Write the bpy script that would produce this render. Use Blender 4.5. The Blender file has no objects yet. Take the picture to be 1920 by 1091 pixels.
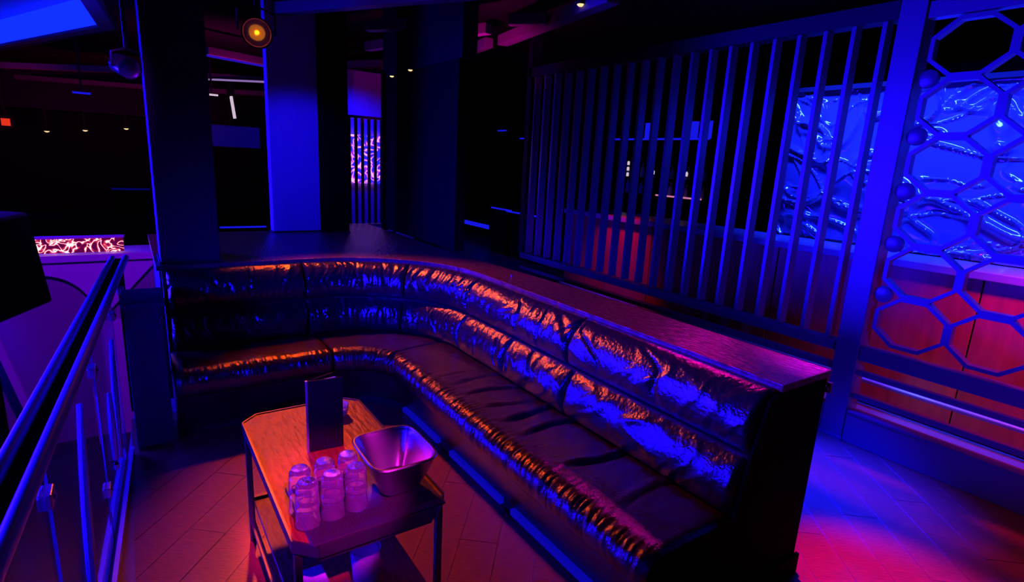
import bpy, bmesh, math, random
from mathutils import Vector, Matrix, noise
PI = math.pi
random.seed(7)
SC = bpy.context.scene
COL = SC.collection

# ------------------------------------------------------------------ camera
cam_d = bpy.data.cameras.new('camera')
cam = bpy.data.objects.new('camera', cam_d); COL.objects.link(cam); SC.camera = cam
cam_d.sensor_width = 36.0; cam_d.lens = 36.0 * 1040 / 1920
cam_d.clip_start = 0.02; cam_d.clip_end = 200
# world axes seen from the camera (x right, y down, z forward)
MX = Vector((0.8275, -0.0852, 0.5550)); MY = Vector((-0.5589, -0.2155, 0.8007)); MZ = Vector((0.0516, -0.9728, -0.2259))
rot = Matrix(((MX.x, -MX.y, -MX.z), (MY.x, -MY.y, -MY.z), (MZ.x, -MZ.y, -MZ.z)))
cam.matrix_world = Matrix.Translation((0, 0, 1.8)) @ rot.to_quaternion().to_matrix().to_4x4()

# ------------------------------------------------------------------ world and exposure
w = bpy.data.worlds.new('club_dark'); SC.world = w; w.use_nodes = True
w.node_tree.nodes['Background'].inputs[0].default_value = (0.10, 0.02, 0.75, 1)
w.node_tree.nodes['Background'].inputs[1].default_value = 0.010
SC.view_settings.view_transform = 'Standard'; SC.view_settings.look = 'None'
SC.view_settings.exposure = 0.0; SC.view_settings.gamma = 1.0; SC.view_settings.use_curve_mapping = False

ORANGE = (1.0, 0.082, 0.0001); BLUE = (0.006, 0.001, 1.0); MAG = (1.0, 0.003, 0.50); PURP = (0.30, 0.01, 1.0); RED = (1.0, 0.008, 0.006)

def spot(name, loc, target, color, power, size=60, blend=0.5, radius=0.06):
    l = bpy.data.lights.new(name, 'SPOT'); l.color = color; l.energy = power
    l.spot_size = math.radians(size); l.spot_blend = blend; l.shadow_soft_size = radius
    o = bpy.data.objects.new(name, l); COL.objects.link(o); o.location = loc
    o.rotation_euler = (Vector(target) - Vector(loc)).to_track_quat('-Z', 'Y').to_euler()
    return o
def area(name, loc, target, color, power, sx, sy, spread=180):
    l = bpy.data.lights.new(name, 'AREA'); l.shape = 'RECTANGLE'; l.size = sx; l.size_y = sy
    l.color = color; l.energy = power; l.spread = math.radians(spread)
    o = bpy.data.objects.new(name, l); COL.objects.link(o); o.location = loc
    o.rotation_euler = (Vector(target) - Vector(loc)).to_track_quat('-Z', 'Y').to_euler()
    return o
# booth: amber head over the far corner
spot('amber_spot', (0.955, 5.18, 2.70), (1.40, 2.4, 0.3), ORANGE, 420, 56, 0.5, 0.11)
# unseen blue area lights added off to the left for sofa and railing
area('unseen_blue_fill_far', (-4.6, 8.0, 1.25), (2.0, 1.7, 0.8), BLUE, 700, 3.8, 2.0, 50)
area('unseen_blue_fill_side', (-4.9, 4.9, 1.6), (1.9, 1.7, 0.8), BLUE, 150, 3.0, 1.3, 50)  # added to widen the blue reflection on the near cushions
area('unseen_blue_fill_corner', (-3.5, -0.5, 1.8), (1.75, 3.8, 0.75), BLUE, 55, 2.6, 1.1, 18)  # unseen light added for blue on the corner cushions
area('unseen_blue_fill_rail', (-3.2, 1.0, 2.3), (-0.2, 2.6, 1.0), BLUE, 25, 0.8, 0.5, 30)  # unseen light added to tint the handrail blue
# magenta head over the aisle
spot('magenta_spot', (2.75, 1.9, 3.2), (2.62, 0.72, 0.0), (0.75, 0.001, 1.0), 1300, 23, 0.9, 0.06)
spot('magenta_sofa_spot', (3.7, 3.0, 2.75), (2.1, 1.5, 0.8), MAG, 90, 40, 0.9, 0.06)
spot('magenta_table_spot', (0.2, -0.6, 2.9), (0.50, 1.72, 0.7), (1.0, 0.01, 0.9), 1100, 10, 0.5, 0.03)
# blue pool on the aisle floor and washes on the screen
spot('aisle_blue_spot', (3.2, 2.9, 2.9), (3.40, 1.50, 0.0), (0.0005, 0.0012, 1.0), 24000, 27, 1.0, 0.05)
spot('screen_blue_wash', (1.4, -1.6, 2.2), (4.1, 1.0, 1.15), BLUE, 1150, 39, 0.9, 0.1)
spot('column_blue_wash', (1.25, 4.35, 2.0), (1.40, 5.86, 1.55), BLUE, 100, 64, 0.5, 0.05)
spot('ceiling_amber_glint', (3.55, 4.35, 2.5), (3.68, 4.05, 3.06), (1.0, .14, 0.002), 7, 40, .8, .03)
# bar behind the screen
area('bar_blue_wash', (4.6, 1.5, 3.1), (5.4, 1.4, 1.9), (0.006, 0.02, 1.0), 340, 3.4, 0.15, 75)
spot('bar_red_spot', (4.45, 0.6, 1.9), (4.9, 0.7, 0.6), RED, 120, 110, 0.8)
spot('bar_red_far_spot', (4.45, 4.6, 1.9), (4.9, 4.8, 0.6), RED, 50, 60, 0.8)
spot('under_screen_blue', (4.6, 1.7, 0.9), (4.7, 1.3, 0.0), (0.01, 0.06, 1.0), 60, 60, 0.8)
# dj booth on the dance floor
spot('dj_purple_spot', (-0.2, 3.6, 3.0), (-0.7, 6.9, 0.0), (0.22, 0.001, 1.0), 520, 50, 0.8)
# ceiling beams picked out from below
spot('ceiling_magenta_wash', (2.8, 5.0, 2.3), (2.8, 5.4, 3.3), (1.0, 0.003, 0.75), 70, 150, 0.9)
spot('ceiling_magenta_wash', (1.4, 9.0, 2.2), (1.4, 9.6, 3.3), (1.0, 0.003, 0.75), 80, 150, 0.9)
spot('far_ceiling_magenta', (0.3, 13.0, 1.8), (0.3, 15.0, 3.0), (1.0, 0.003, 0.4), 60, 130, 0.9)
spot('far_ceiling_magenta', (-2.0, 13.0, 1.8), (-2.0, 15.0, 3.0), (1.0, 0.003, 0.6), 40, 130, 0.9)

# ------------------------------------------------------------------ materials
def mat(name, col, rough=0.5, metal=0.0, emit=None, es=0.0, bump=0.0, bscale=30.0, var=0.0, stretch=None, trans=0.0, spec=0.5, coat=0.0, ior=1.45):
    m = bpy.data.materials.new(name); m.use_nodes = True
    nt = m.node_tree; b = nt.nodes['Principled BSDF']
    b.inputs['Base Color'].default_value = (*col, 1); b.inputs['Roughness'].default_value = rough
    b.inputs['Metallic'].default_value = metal; b.inputs['Transmission Weight'].default_value = trans
    b.inputs['Specular IOR Level'].default_value = spec; b.inputs['IOR'].default_value = ior
    b.inputs['Coat Weight'].default_value = coat
    if emit:
        b.inputs['Emission Color'].default_value = (*emit, 1); b.inputs['Emission Strength'].default_value = es
    tc = nt.nodes.new('ShaderNodeTexCoord'); mp = nt.nodes.new('ShaderNodeMapping')
    nt.links.new(tc.outputs['Object'], mp.inputs[0])
    if stretch: mp.inputs['Scale'].default_value = stretch
    n = nt.nodes.new('ShaderNodeTexNoise'); n.inputs['Scale'].default_value = bscale; n.inputs['Detail'].default_value = 6
    nt.links.new(mp.outputs[0], n.inputs['Vector'])
    if var > 0:
        r = nt.nodes.new('ShaderNodeValToRGB'); r.color_ramp.elements[0].position = 0.3; r.color_ramp.elements[1].position = 0.7
        r.color_ramp.elements[0].color = (*[c * (1 - var) for c in col], 1); r.color_ramp.elements[1].color = (*[min(1, c * (1 + var)) for c in col], 1)
        nt.links.new(n.outputs[0], r.inputs[0]); nt.links.new(r.outputs[0], b.inputs['Base Color'])
    if bump > 0:
        bp = nt.nodes.new('ShaderNodeBump'); bp.inputs['Strength'].default_value = bump; bp.inputs['Distance'].default_value = 0.01
        nt.links.new(n.outputs[0], bp.inputs['Height']); nt.links.new(bp.outputs[0], b.inputs['Normal'])
    return m
M = {}
M['vinyl'] = mat('black_vinyl', (0.014, 0.010, 0.012), 0.2, bump=0.4, bscale=55, spec=0.9, coat=0.0)
M['seatvinyl'] = mat('seat_vinyl', (0.028, 0.014, 0.010), 0.21, bump=0.28, bscale=120, spec=1.0)
M['ledge'] = mat('ledge_wood', (0.10, 0.045, 0.03), 0.24, bump=0.9, bscale=5, var=0.4, stretch=(16, 3, 1))
M['plank'] = mat('floor_plank', (0.26, 0.10, 0.016), 0.30, bump=0.12, bscale=16, var=0.28, stretch=(1, 9, 1))
M['groove'] = mat('plank_joint', (0.20, 0.12, 0.14), 0.4)  # lightened in place of the specular glint along plank edges
M['subfloor'] = mat('subfloor_black', (0.05, 0.035, 0.04), 0.6, bump=0.1)
M['black'] = mat('black_paint', (0.010, 0.008, 0.011), 0.6, bump=0.05, bscale=40, spec=0.2)
M['blackgloss'] = mat('black_gloss', (0.010, 0.008, 0.012), 0.18, bump=0.02, bscale=8)
M['darkpanel'] = mat('dark_panel', (0.003, 0.002, 0.002), 0.8, bump=0.08, bscale=12, stretch=(1, 1, .2), spec=0.03)
M['ceiling'] = mat('ceiling_black', (0.012, 0.008, 0.008), 0.9, bump=0.05, spec=0.05)
M['beam'] = mat('beam_paint', (0.12, 0.08, 0.09), 0.6, bump=0.05)
M['steel'] = mat('grey_steel', (0.30, 0.28, 0.32), 0.32, metal=0.7, bump=0.03, bscale=80)
M['screen'] = mat('screen_paint', (0.10, 0.10, 0.105), 0.34, metal=0.15, bump=0.05, bscale=30)
M['bucket'] = mat('brushed_steel', (0.62, 0.58, 0.64), 0.27, metal=1.0, bump=0.04, bscale=60, stretch=(1, 1, 8))
M['tabletop'] = mat('table_wood', (0.23, 0.10, 0.008), 0.42, bump=0.6, bscale=11, var=0.35, stretch=(5, 1.2, 1))
M['frame'] = mat('table_frame', (0.06, 0.05, 0.06), 0.35, metal=0.6, bump=0.03)
M['bartile'] = mat('bar_floor_tile', (0.16, 0.14, 0.17), 0.35, bump=0.05)
M['coldark'] = mat('dark_column_paint', (0.018, 0.015, 0.022), 0.7, bump=0.03, spec=0.2)
M['rubber'] = mat('rubber_mat', (0.03, 0.022, 0.03), 0.4, bump=0.2, bscale=80)
M['glass'] = mat('clear_tumbler', (1.0, 0.90, 1.0), 0.0, trans=0.94, ior=1.45, spec=0.8)
M['cut'] = mat('cut_glass', (1.0, 0.9, 1.0), 0.12, metal=1.0, bump=1.0, bscale=220)
M['plastic'] = mat('clear_plastic', (0.9, 0.85, 1.0), 0.12, trans=0.75, ior=1.3)
M['napkin'] = mat('white_napkin', (0.7, 0.7, 0.75), 0.8, bump=0.3, bscale=40)
M['menu'] = mat('menu_cover', (0.010, 0.004, 0.005), 0.6, bump=0.1, bscale=70, spec=0.1)
M['page'] = mat('menu_page', (0.75, 0.6, 0.7), 0.6, bump=0.02)
M['column'] = mat('column_paint', (0.42, 0.42, 0.48), 0.55, bump=0.05, bscale=10, stretch=(3, 3, .3), var=.06)
M['foil'] = mat('wrinkled_film', (0.07, 0.06, 0.12), 0.10, metal=0.0, bump=0.15, bscale=5, spec=0.9, coat=0.6)
M['barfront'] = mat('bar_front', (0.42, 0.10, 0.025), 0.35, bump=0.05, bscale=6, stretch=(1, 3, .4), var=.2)
M['bartop'] = mat('bar_top', (0.22, 0.19, 0.22), 0.25, bump=0.05)
M['dj'] = mat('dj_white_paint', (0.62, 0.6, 0.66), 0.5, bump=0.03)
M['djdark'] = mat('dj_arch_inset', (0.30, 0.24, 0.30), 0.5, bump=0.03)
M['tube'] = mat('satin_tube', (0.35, 0.34, 0.42), 0.42, metal=0.6, bump=0.02)
M['glasspane'] = mat('railing_glass', (0.75, 0.75, 0.9), 0.05, trans=0.97, ior=1.02, spec=0.3)
M['bottle'] = mat('bottle_glass', (0.5, 0.45, 0.6), 0.1, trans=0.5, bump=0.02)
M['e_blue'] = mat('led_and_glint_blue', (0, 0, 0), 0.5, emit=(0.01, 0.01, 1.0), es=0.75)
M['e_floor_glow'] = mat('floor_glow_blue', (0, 0, 0), 0.5, emit=(0.006, 0.004, 1.0), es=0.35)  # emission for the blue reflection on the floor by the sofa
M['e_tray'] = mat('led_tray_blue', (0, 0, 0), 0.5, emit=(0.0015, 0.008, 1.0), es=4.0)
M['e_trayside'] = mat('tray_white', (0.5, 0.5, 0.55), 0.5)
M['e_warm'] = mat('warm_lamp', (0, 0, 0), 0.5, emit=(1.0, 0.62, 0.3), es=1.4)
M['e_amber'] = mat('amber_lens', (0, 0, 0), 0.5, emit=(1.0, 0.30, 0.004), es=2.6)
M['e_white'] = mat('lit_white', (0, 0, 0), 0.5, emit=(0.8, 0.62, 0.8), es=0.8)
M['e_exit'] = mat('exit_red', (0, 0, 0), 0.5, emit=(1.0, 0.04, 0.006), es=0.75)
M['e_screen_and_edges'] = mat('far_screen', (0, 0, 0), 0.5, emit=(0.01, 0.004, 1.0), es=0.10)  # also the glow put on blue-lit counter and booth edges
M['e_bluedim'] = mat('dim_blue_line', (0, 0, 0), 0.5, emit=(0.02, 0.01, 1.0), es=0.45)
M['e_whitedim'] = mat('dim_white_line', (0, 0, 0), 0.5, emit=(0.5, 0.3, 0.8), es=0.5)
M['e_pink'] = mat('led_pink', (0, 0, 0), 0.5, emit=(1.0, 0.30, 0.55), es=0.6)

def led_mat(name, base, a, c, scale, warp):
    m = bpy.data.materials.new(name); m.use_nodes = True; nt = m.node_tree; b = nt.nodes['Principled BSDF']
    b.inputs['Base Color'].default_value = (0.01, 0.01, 0.01, 1)
    tc = nt.nodes.new('ShaderNodeTexCoord'); mp = nt.nodes.new('ShaderNodeMapping'); nt.links.new(tc.outputs['Object'], mp.inputs[0])
    n = nt.nodes.new('ShaderNodeTexNoise'); n.inputs['Scale'].default_value = scale; n.inputs['Detail'].default_value = 1; n.inputs['Distortion'].default_value = warp
    nt.links.new(mp.outputs[0], n.inputs['Vector'])
    r = nt.nodes.new('ShaderNodeValToRGB'); e = r.color_ramp.elements
    e[0].position = 0.40; e[0].color = (*base, 1); e[1].position = 0.60; e[1].color = (*base, 1)
    for p, cc in ((0.455, a), (0.485, c), (0.505, c), (0.53, a)):
        x = e.new(p); x.color = (*cc, 1)
    nt.links.new(n.outputs[0], r.inputs[0]); nt.links.new(r.outputs[0], b.inputs['Emission Color']); b.inputs['Emission Strength'].default_value = 1.7
    return m
M['e_ledwall'] = led_mat('led_wall_pattern', (0.01, 0.01, 0.75), (0.35, 0.02, 0.75), (1.0, 0.35, 0.8), 7, 1.2)
M['e_djled'] = led_mat('dj_led_pattern', (0.06, 0.0, 0.015), (0.5, 0.02, 0.06), (1.0, 0.7, 0.7), 11, 1.0)

# ------------------------------------------------------------------ mesh helpers
class MB:
    def __init__(s): s.v = []; s.f = []; s.smooth = False
    def add(s, vs, fs):
        k = len(s.v); s.v += [tuple(p) for p in vs]; s.f += [tuple(i + k for i in f) for f in fs]; return s
    def box(s, a, b):
        x0, y0, z0 = a; x1, y1, z1 = b
        return s.add([(x0, y0, z0), (x1, y0, z0), (x1, y1, z0), (x0, y1, z0), (x0, y0, z1), (x1, y0, z1), (x1, y1, z1), (x0, y1, z1)],
                     [(0, 3, 2, 1), (4, 5, 6, 7), (0, 1, 5, 4), (1, 2, 6, 5), (2, 3, 7, 6), (3, 0, 4, 7)])
    def prism(s, poly, z0, z1):
        n = len(poly)
        return s.add([(x, y, z0) for x, y in poly] + [(x, y, z1) for x, y in poly],
                     [tuple(range(n - 1, -1, -1)), tuple(range(n, 2 * n))] + [(i, (i + 1) % n, n + (i + 1) % n, n + i) for i in range(n)])
    def bar(s, a, b, w, h, up=(0, 0, 1)):
        a = Vector(a); b = Vector(b); d = (b - a).normalized(); sd = d.cross(Vector(up))
        if sd.length < 1e-4: sd = d.cross(Vector((1, 0, 0)))
        sd.normalize(); u = sd.cross(d).normalized()
        vs = []
        for p in (a, b):
            for i, j in ((-1, -1), (1, -1), (1, 1), (-1, 1)): vs.append(p + sd * i * w / 2 + u * j * h / 2)
        return s.add(vs, [(0, 1, 2, 3), (7, 6, 5, 4), (0, 4, 5, 1), (1, 5, 6, 2), (2, 6, 7, 3), (3, 7, 4, 0)])
    def tube(s, pts, r, n=10, flat=1.0):
        pts = [Vector(p) for p in pts]; vs = []; fs = []
        for i, p in enumerate(pts):
            d = (pts[min(i + 1, len(pts) - 1)] - pts[max(i - 1, 0)]).normalized()
            sd = d.cross(Vector((0, 0, 1)))
            if sd.length < 0.05: sd = d.cross(Vector((0, 1, 0)))
            sd.normalize(); u = sd.cross(d)
            rr = r[i] if isinstance(r, (list, tuple)) else r
            for k in range(n):
                a = 2 * PI * k / n; vs.append(p + sd * math.cos(a) * rr + u * math.sin(a) * rr * flat)
        for i in range(len(pts) - 1):
            for k in range(n):
                fs.append((i * n + k, i * n + (k + 1) % n, (i + 1) * n + (k + 1) % n, (i + 1) * n + k))
        fs.append(tuple(range(n))[::-1]); fs.append(tuple((len(pts) - 1) * n + k for k in range(n)))
        s.smooth = True
        return s.add(vs, fs)
    def lathe(s, prof, c=(0, 0, 0), n=24, axis='z'):
        vs = []; fs = []
        for r, z in prof:
            for k in range(n):
                a = 2 * PI * k / n; p = (r * math.cos(a), r * math.sin(a), z)
                if axis == 'x': p = (p[2], p[0], p[1])
                if axis == 'y': p = (p[0], p[2], p[1])
                vs.append((p[0] + c[0], p[1] + c[1], p[2] + c[2]))
        m = len(prof)
        for i in range(m - 1):
            for k in range(n): fs.append((i * n + k, i * n + (k + 1) % n, (i + 1) * n + (k + 1) % n, (i + 1) * n + k))
        if prof[0][0] > 1e-5: fs.append(tuple(range(n))[::-1])
        if prof[-1][0] > 1e-5: fs.append(tuple((m - 1) * n + k for k in range(n)))
        s.smooth = True
        return s.add(vs, fs)
    def grid(s, fn, nu, nv):
        vs = [fn(i / nu, j / nv) for i in range(nu + 1) for j in range(nv + 1)]
        fs = [(i * (nv + 1) + j, (i + 1) * (nv + 1) + j, (i + 1) * (nv + 1) + j + 1, i * (nv + 1) + j + 1) for i in range(nu) for j in range(nv)]
        s.smooth = True
        return s.add(vs, fs)
    def mesh(s, name, m, smooth=None):
        me = bpy.data.meshes.new(name); me.from_pydata(s.v, [], s.f); me.materials.append(m)
        bm = bmesh.new(); bm.from_mesh(me); bmesh.ops.remove_doubles(bm, verts=bm.verts, dist=1e-6); bmesh.ops.recalc_face_normals(bm, faces=bm.faces)
        sm = s.smooth if smooth is None else smooth
        for f in bm.faces: f.smooth = sm
        bm.to_mesh(me); bm.free()
        if sm: me.set_sharp_from_angle(angle=math.radians(42))
        return me
    def build(s, name, m, parent=None, bevel=0.0, smooth=None, loc=None):
        o = bpy.data.objects.new(name, s.mesh(name, m, smooth)); COL.objects.link(o)
        if parent: o.parent = parent
        if loc: o.location = loc
        if bevel:
            b = o.modifiers.new('bevel', 'BEVEL'); b.width = bevel; b.segments = 2; b.limit_method = 'ANGLE'
        return o
def tag(o, label=None, cat=None, group=None, kind=None):
    if label: o['label'] = label
    if cat: o['category'] = cat
    if group: o['group'] = group
    if kind: o['kind'] = kind
    return o
def thing(name, label, cat, loc=(0, 0, 0), rz=0, group=None, kind=None):
    o = bpy.data.objects.new(name, None); o.empty_display_size = 0.1; COL.objects.link(o); o.location = loc; o.rotation_euler = (0, 0, rz)
    return tag(o, label, cat, group, kind)
def struct(name, mb, m, parent=None, bevel=0.0, label=None, cat=None):
    o = mb.build(name, m, parent, bevel)
    if not parent: tag(o, label, cat, kind='structure')
    return o
def clone(o, parent=None, loc=None):
    c = o.copy(); COL.objects.link(c); c.parent = parent
    if loc is not None: c.location = loc
    for ch in list(o.children): clone(ch, c)
    return c
def clip(poly, x0, x1, y0, y1):
    for ax, lim, sg in ((0, x0, 1), (0, x1, -1), (1, y0, 1), (1, y1, -1)):
        out = []
        for i in range(len(poly)):
            a, b = poly[i - 1], poly[i]
            ia = (a[ax] - lim) * sg >= 0; ib = (b[ax] - lim) * sg >= 0
            if ia != ib:
                t = (lim - a[ax]) / (b[ax] - a[ax]); out.append((a[0] + t * (b[0] - a[0]), a[1] + t * (b[1] - a[1])))
            if ib: out.append(b)
        poly = out
        if not poly: return poly
    return poly
nz = noise.noise

# ------------------------------------------------------------------ floor
XR = 4.18
def railx(y): return -0.14 + 0.06 * (y - 3.72)
floor = struct('floor', MB().prism([(railx(-1.5), -1.5), (XR, -1.5), (XR, 6.4), (railx(6.4), 6.4)], -0.25, -0.003), M['groove'])
tag(floor, 'dark raised floor laid with diagonal wood planks', 'floor')
th = math.radians(49.5); du = (math.cos(th), math.sin(th)); dn = (-du[1], du[0])
PW = 0.185; npl = 0
for i in range(-26, 26):
    v0 = i * PW
    u = -6 + (i * 0.47) % 1.15
    while u < 9:
        L = 1.15
        g = 0.0020
        q = [(u + g, v0 + g), (u + L - g, v0 + g), (u + L - g, v0 + PW - g), (u + g, v0 + PW - g)]
        poly = [(a * du[0] + b * dn[0] + 2.0, a * du[1] + b * dn[1] + 1.0) for a, b in q]
        u += L
        cp = clip(poly, -0.12, XR - .02, 0.1, 4.2)
        if len(cp) < 3: continue
        ar = abs(sum(cp[k - 1][0] * cp[k][1] - cp[k][0] * cp[k - 1][1] for k in range(len(cp)))) / 2
        if ar < 0.004: continue
        cx = sum(p[0] for p in cp) / len(cp); cy = sum(p[1] for p in cp) / len(cp)
        loc = [(a - cx, b - cy) for a, b in cp]
        # rotate into the plank's own axis so the grain runs along it
        ca, sa = math.cos(PI / 2 - th), math.sin(PI / 2 - th)
        loc = [(a * ca - b * sa, a * sa + b * ca) for a, b in loc]
        o = MB().prism(loc, -0.003, random.uniform(-0.0012, 0.0))
        p = o.build('plank', M['plank'], floor, bevel=0, loc=(cx, cy, 0)); p.rotation_euler = (0, 0, -(PI / 2 - th)); npl += 1
# lower dance floor
struct('floor', MB().box((-9, -1.5, -1.55), (0.4, 20, -1.35)), M['blackgloss'], label='lower black dance floor beyond the railing', cat='floor')
struct('floor', MB().box((4.2, -1.5, -0.2), (11, 16, 0.0)), M['bartile'], label='dark floor behind the slatted screen', cat='floor')

# ------------------------------------------------------------------ ceiling, walls
struct('ceiling', MB().box((-9, -2, 3.35), (11, 30, 3.45)), M['ceiling'])
struct('wall_back', MB().box((-9, 20, -1.5), (11, 20.2, 3.4)), M['black'])
struct('wall_left', MB().box((-9.2, -2, -1.5), (-9, 20, 3.4)), M['black'])
struct('wall_right', MB().box((9.0, -2, 0), (9.2, 20, 3.4)), M['black'])
# dark partition standing at the end of the ledge
wl = struct('wall_partition', MB().box((2.36, 4.35, 1.0), (2.46, 6.0, 2.62)), M['darkpanel'], bevel=0.004)
struct('wall_partition_edge', MB().box((2.33, 5.98, 0.98), (2.40, 6.03, 2.66)), M['darkpanel'])
bpy.data.objects['wall_partition_edge'].name = 'trim_1'
struct('wall_partition_head', MB().box((2.36, 4.3, 2.62), (2.5, 6.05, 3.35)), M['ceiling']).name = 'wall_header'

# ceiling beams
beams = [((1.26, 5.87), (2.25, 4.19), .10), ((2.25, 4.19), (3.3, 2.4), .10), ((2.12, 5.86), (2.79, 4.97), .11), ((2.51, 6.94), (3.04, 5.02), .09),
         ((3.86, 9.38), (3.39, 5.58), .10), ((3.45, 5.4), (3.15, 3.4), .12), ((2.99, 4.59), (3.21, 4.31), .08),
         ((1.02, 9.05), (1.8, 9.38), .10), ((1.35, 12.21), (2.3, 11.9), .12), ((1.76, 15.39), (2.9, 14.6), .22), ((-3.4, 17.4), (0.5, 16.2), .25),
         ((-1.81, 14.45), (0.38, 12.6), .12), ((-2.6, 12.5), (-1.4, 9.2), .10), ((3.0, 12.2), (3.3, 8.6), .07), ((2.4, 11.0), (3.2, 8.2), .07), ((2.2, 9.6), (3.1, 8.0), .07)]
for n_, (a, b, wd) in enumerate(beams):
    o = struct('trim_%d' % (n_ + 2), MB().bar((*a, 3.06), (*b, 3.06), wd, 0.10), M['beam'], bevel=0.004)
    tag(o, 'thin ceiling beam catching dim magenta light', 'beam', 'ceiling beams')

# ------------------------------------------------------------------ columns
def column(x0, y0, x1, y1, z0, z1, m, label):
    t = thing('column', label, 'column', ((x0 + x1) / 2, (y0 + y1) / 2, z0)); w2, d2 = (x1 - x0) / 2, (y1 - y0) / 2
    MB().box((-w2, -d2, 0.0), (w2, d2, z1 - z0)).build('shaft', m, t, bevel=0.006)
    MB().box((-w2 - .008, -d2 - .008, 0), (w2 + .008, d2 + .008, 0.012)).build('base_trim', M['black'], t)
    return t
column(0.135, 4.42, 0.50, 4.78, 1.0, 3.35, M['coldark'], 'wide near-black column rising from the left end of the ledge')
column(1.15, 5.86, 1.61, 6.00, 1.0, 3.35, M['column'], 'pale column washed in deep blue light at the back of the ledge')
column(1.618, 5.70, 1.86, 5.98, 1.0, 3.35, M['darkpanel'], 'narrow dark column immediately right of the blue one')

# ------------------------------------------------------------------ sofa path
L1 = 0.97; AR = PI / 2 * 0.8; L2 = 2.28; LT = L1 + AR + L2
def P(u, d):
    if u <= L1: return (0.13 + u, 3.67 + d), (0, 1)
    if u <= L1 + AR:
        t = PI / 2 - (u - L1) / 0.8; r = 0.3 + d
        return (1.1 + r * math.cos(t), 3.37 + r * math.sin(t)), (math.cos(t), math.sin(t))
    return (1.4 + d, 3.37 - (u - L1 - AR)), (1, 0)
def ridge(x): return 1 - abs(2 * nz(Vector(x)))
sofa = thing('booth_sofa', 'long curved black vinyl booth sofa with two-tier wrinkled backrest', 'sofa', (0, 0, 0))
def rounding(u, u0, u1, w_):
    e = min((u - u0), (u1 - u)) / w_
    e = max(0.0, min(1.0, e)); return 1 - (1 - e) ** 2.6
def back_cushion(name, u0, u1, B0, B1, bulge, seed, dens, amp, step=0.008, label=None):
    nx, nzz = (B1[0] - B0[0]), (B1[1] - B0[1]); ln = math.hypot(nx, nzz); n_ = (-nzz / ln, nx / ln)
    nu = max(12, int((u1 - u0) / step)); nv = 34
    def fn(a, v):
        u = u0 + .004 + (u1 - u0 - .008) * a
        e = rounding(u, u0, u1, 0.03)
        s = math.sin(PI * v) ** 0.62 if 0 < v < 1 else 0
        k = bulge * s * (0.3 + 0.7 * e)
        # folds: mostly running down the cushion, slanted, pinched at the seams
        wp = 0.35 * nz(Vector((u * 3, v * 2, seed)))
        f1 = ridge((u * dens + wp * 2 + v * 0.7, v * 0.5, seed + 3.1))
        f2 = ridge((u * dens * 2.6 - v * 1.1 + wp * 4, v * 0.8, seed + 9.7))
        f3 = ridge((u * dens * 5.5 + v * 1.2 + wp * 4, v * 1.1, seed + 5.2))
        pinch = 0.45 + 0.55 * abs(2 * v - 1) ** 1.2
        hgt = amp * (2.0 * max(0, f1 - .4) ** 1.6 + 1.15 * max(0, f2 - .25) ** 1.3 * pinch * 1.3 + 0.42 * f3 * pinch)
        # deeper creases
        cr = nz(Vector((u * dens * 0.8 + v * 0.45 + wp, v * 0.3, seed + 20)))
        hgt -= amp * 1.3 * math.exp(-(cr / 0.03) ** 2)
        hgt *= s
        big = 0.008 * nz(Vector((u * 2.2, v * 1.3, seed + 30)))
        dd = B0[0] + (B1[0] - B0[0]) * v + n_[0] * (k + hgt + big * s)
        zz = B0[1] + (B1[1] - B0[1]) * v + n_[1] * (k + hgt + big * s) * 0.9
        (x, y), _ = P(u, dd)
        return (x, y, zz)
    o = MB().grid(fn, nu, nv).build(name, M['vinyl'], sofa)
    if label: o['label'] = label
    return o
UP0, UP1 = (0.54, 0.722), (0.655, 0.975)
LO0, LO1 = (0.49, 0.455), (0.565, 0.718)
c2u = L1 + AR
secs = [(0.02, 0.90, 8, .0105), (0.90, 1.62, 11, .0115), (1.62, c2u + 0.03, 11, .0115), (c2u + 0.03, c2u + 1.16, 4.5, .011), (c2u + 1.16, LT - 0.0, 3.2, .009)]
for k, (a, b, dens, amp) in enumerate(secs):
    back_cushion('upper_back_cushion', a, b, UP0, UP1, 0.075, 11.3 + k * 7, dens, amp)
secs = [(0.02, 0.90, 8, .0105), (0.90, 1.62, 12, .0115), (1.62, c2u + 0.03, 12, .0115), (c2u + 0.03, c2u + 0.62, 5, .010), (c2u + 0.62, c2u + 1.22, 4.5, .011), (c2u + 1.22, LT, 3.0, .008)]
for k, (a, b, dens, amp) in enumerate(secs):
    back_cushion('lower_back_cushion', a, b, LO0, LO1, 0.065, 61.3 + k * 5, dens, amp)
# backing behind the cushions
def strip(prof, u0, u1, step=0.05):
    n = max(2, int((u1 - u0) / step)); mb = MB(); m_ = len(prof)
    vs = []
    for i in range(n + 1):
        u = u0 + (u1 - u0) * i / n
        for d, z in prof:
            (x, y), _ = P(u, d); vs.append((x, y, z))
    fs = [(i * m_ + j, (i + 1) * m_ + j, (i + 1) * m_ + (j + 1) % m_, i * m_ + (j + 1) % m_) for i in range(n) for j in range(m_)]
    fs += [tuple(range(m_)), tuple(n * m_ + j for j in range(m_))]
    return mb.add(vs, fs)
strip([(0.50, .30), (0.62, .30), (0.70, .965), (0.665, .965), (0.545, .72), (0.535, .715)], 0.0, LT - 0.005).build('back_panel', M['black'], sofa)
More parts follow.
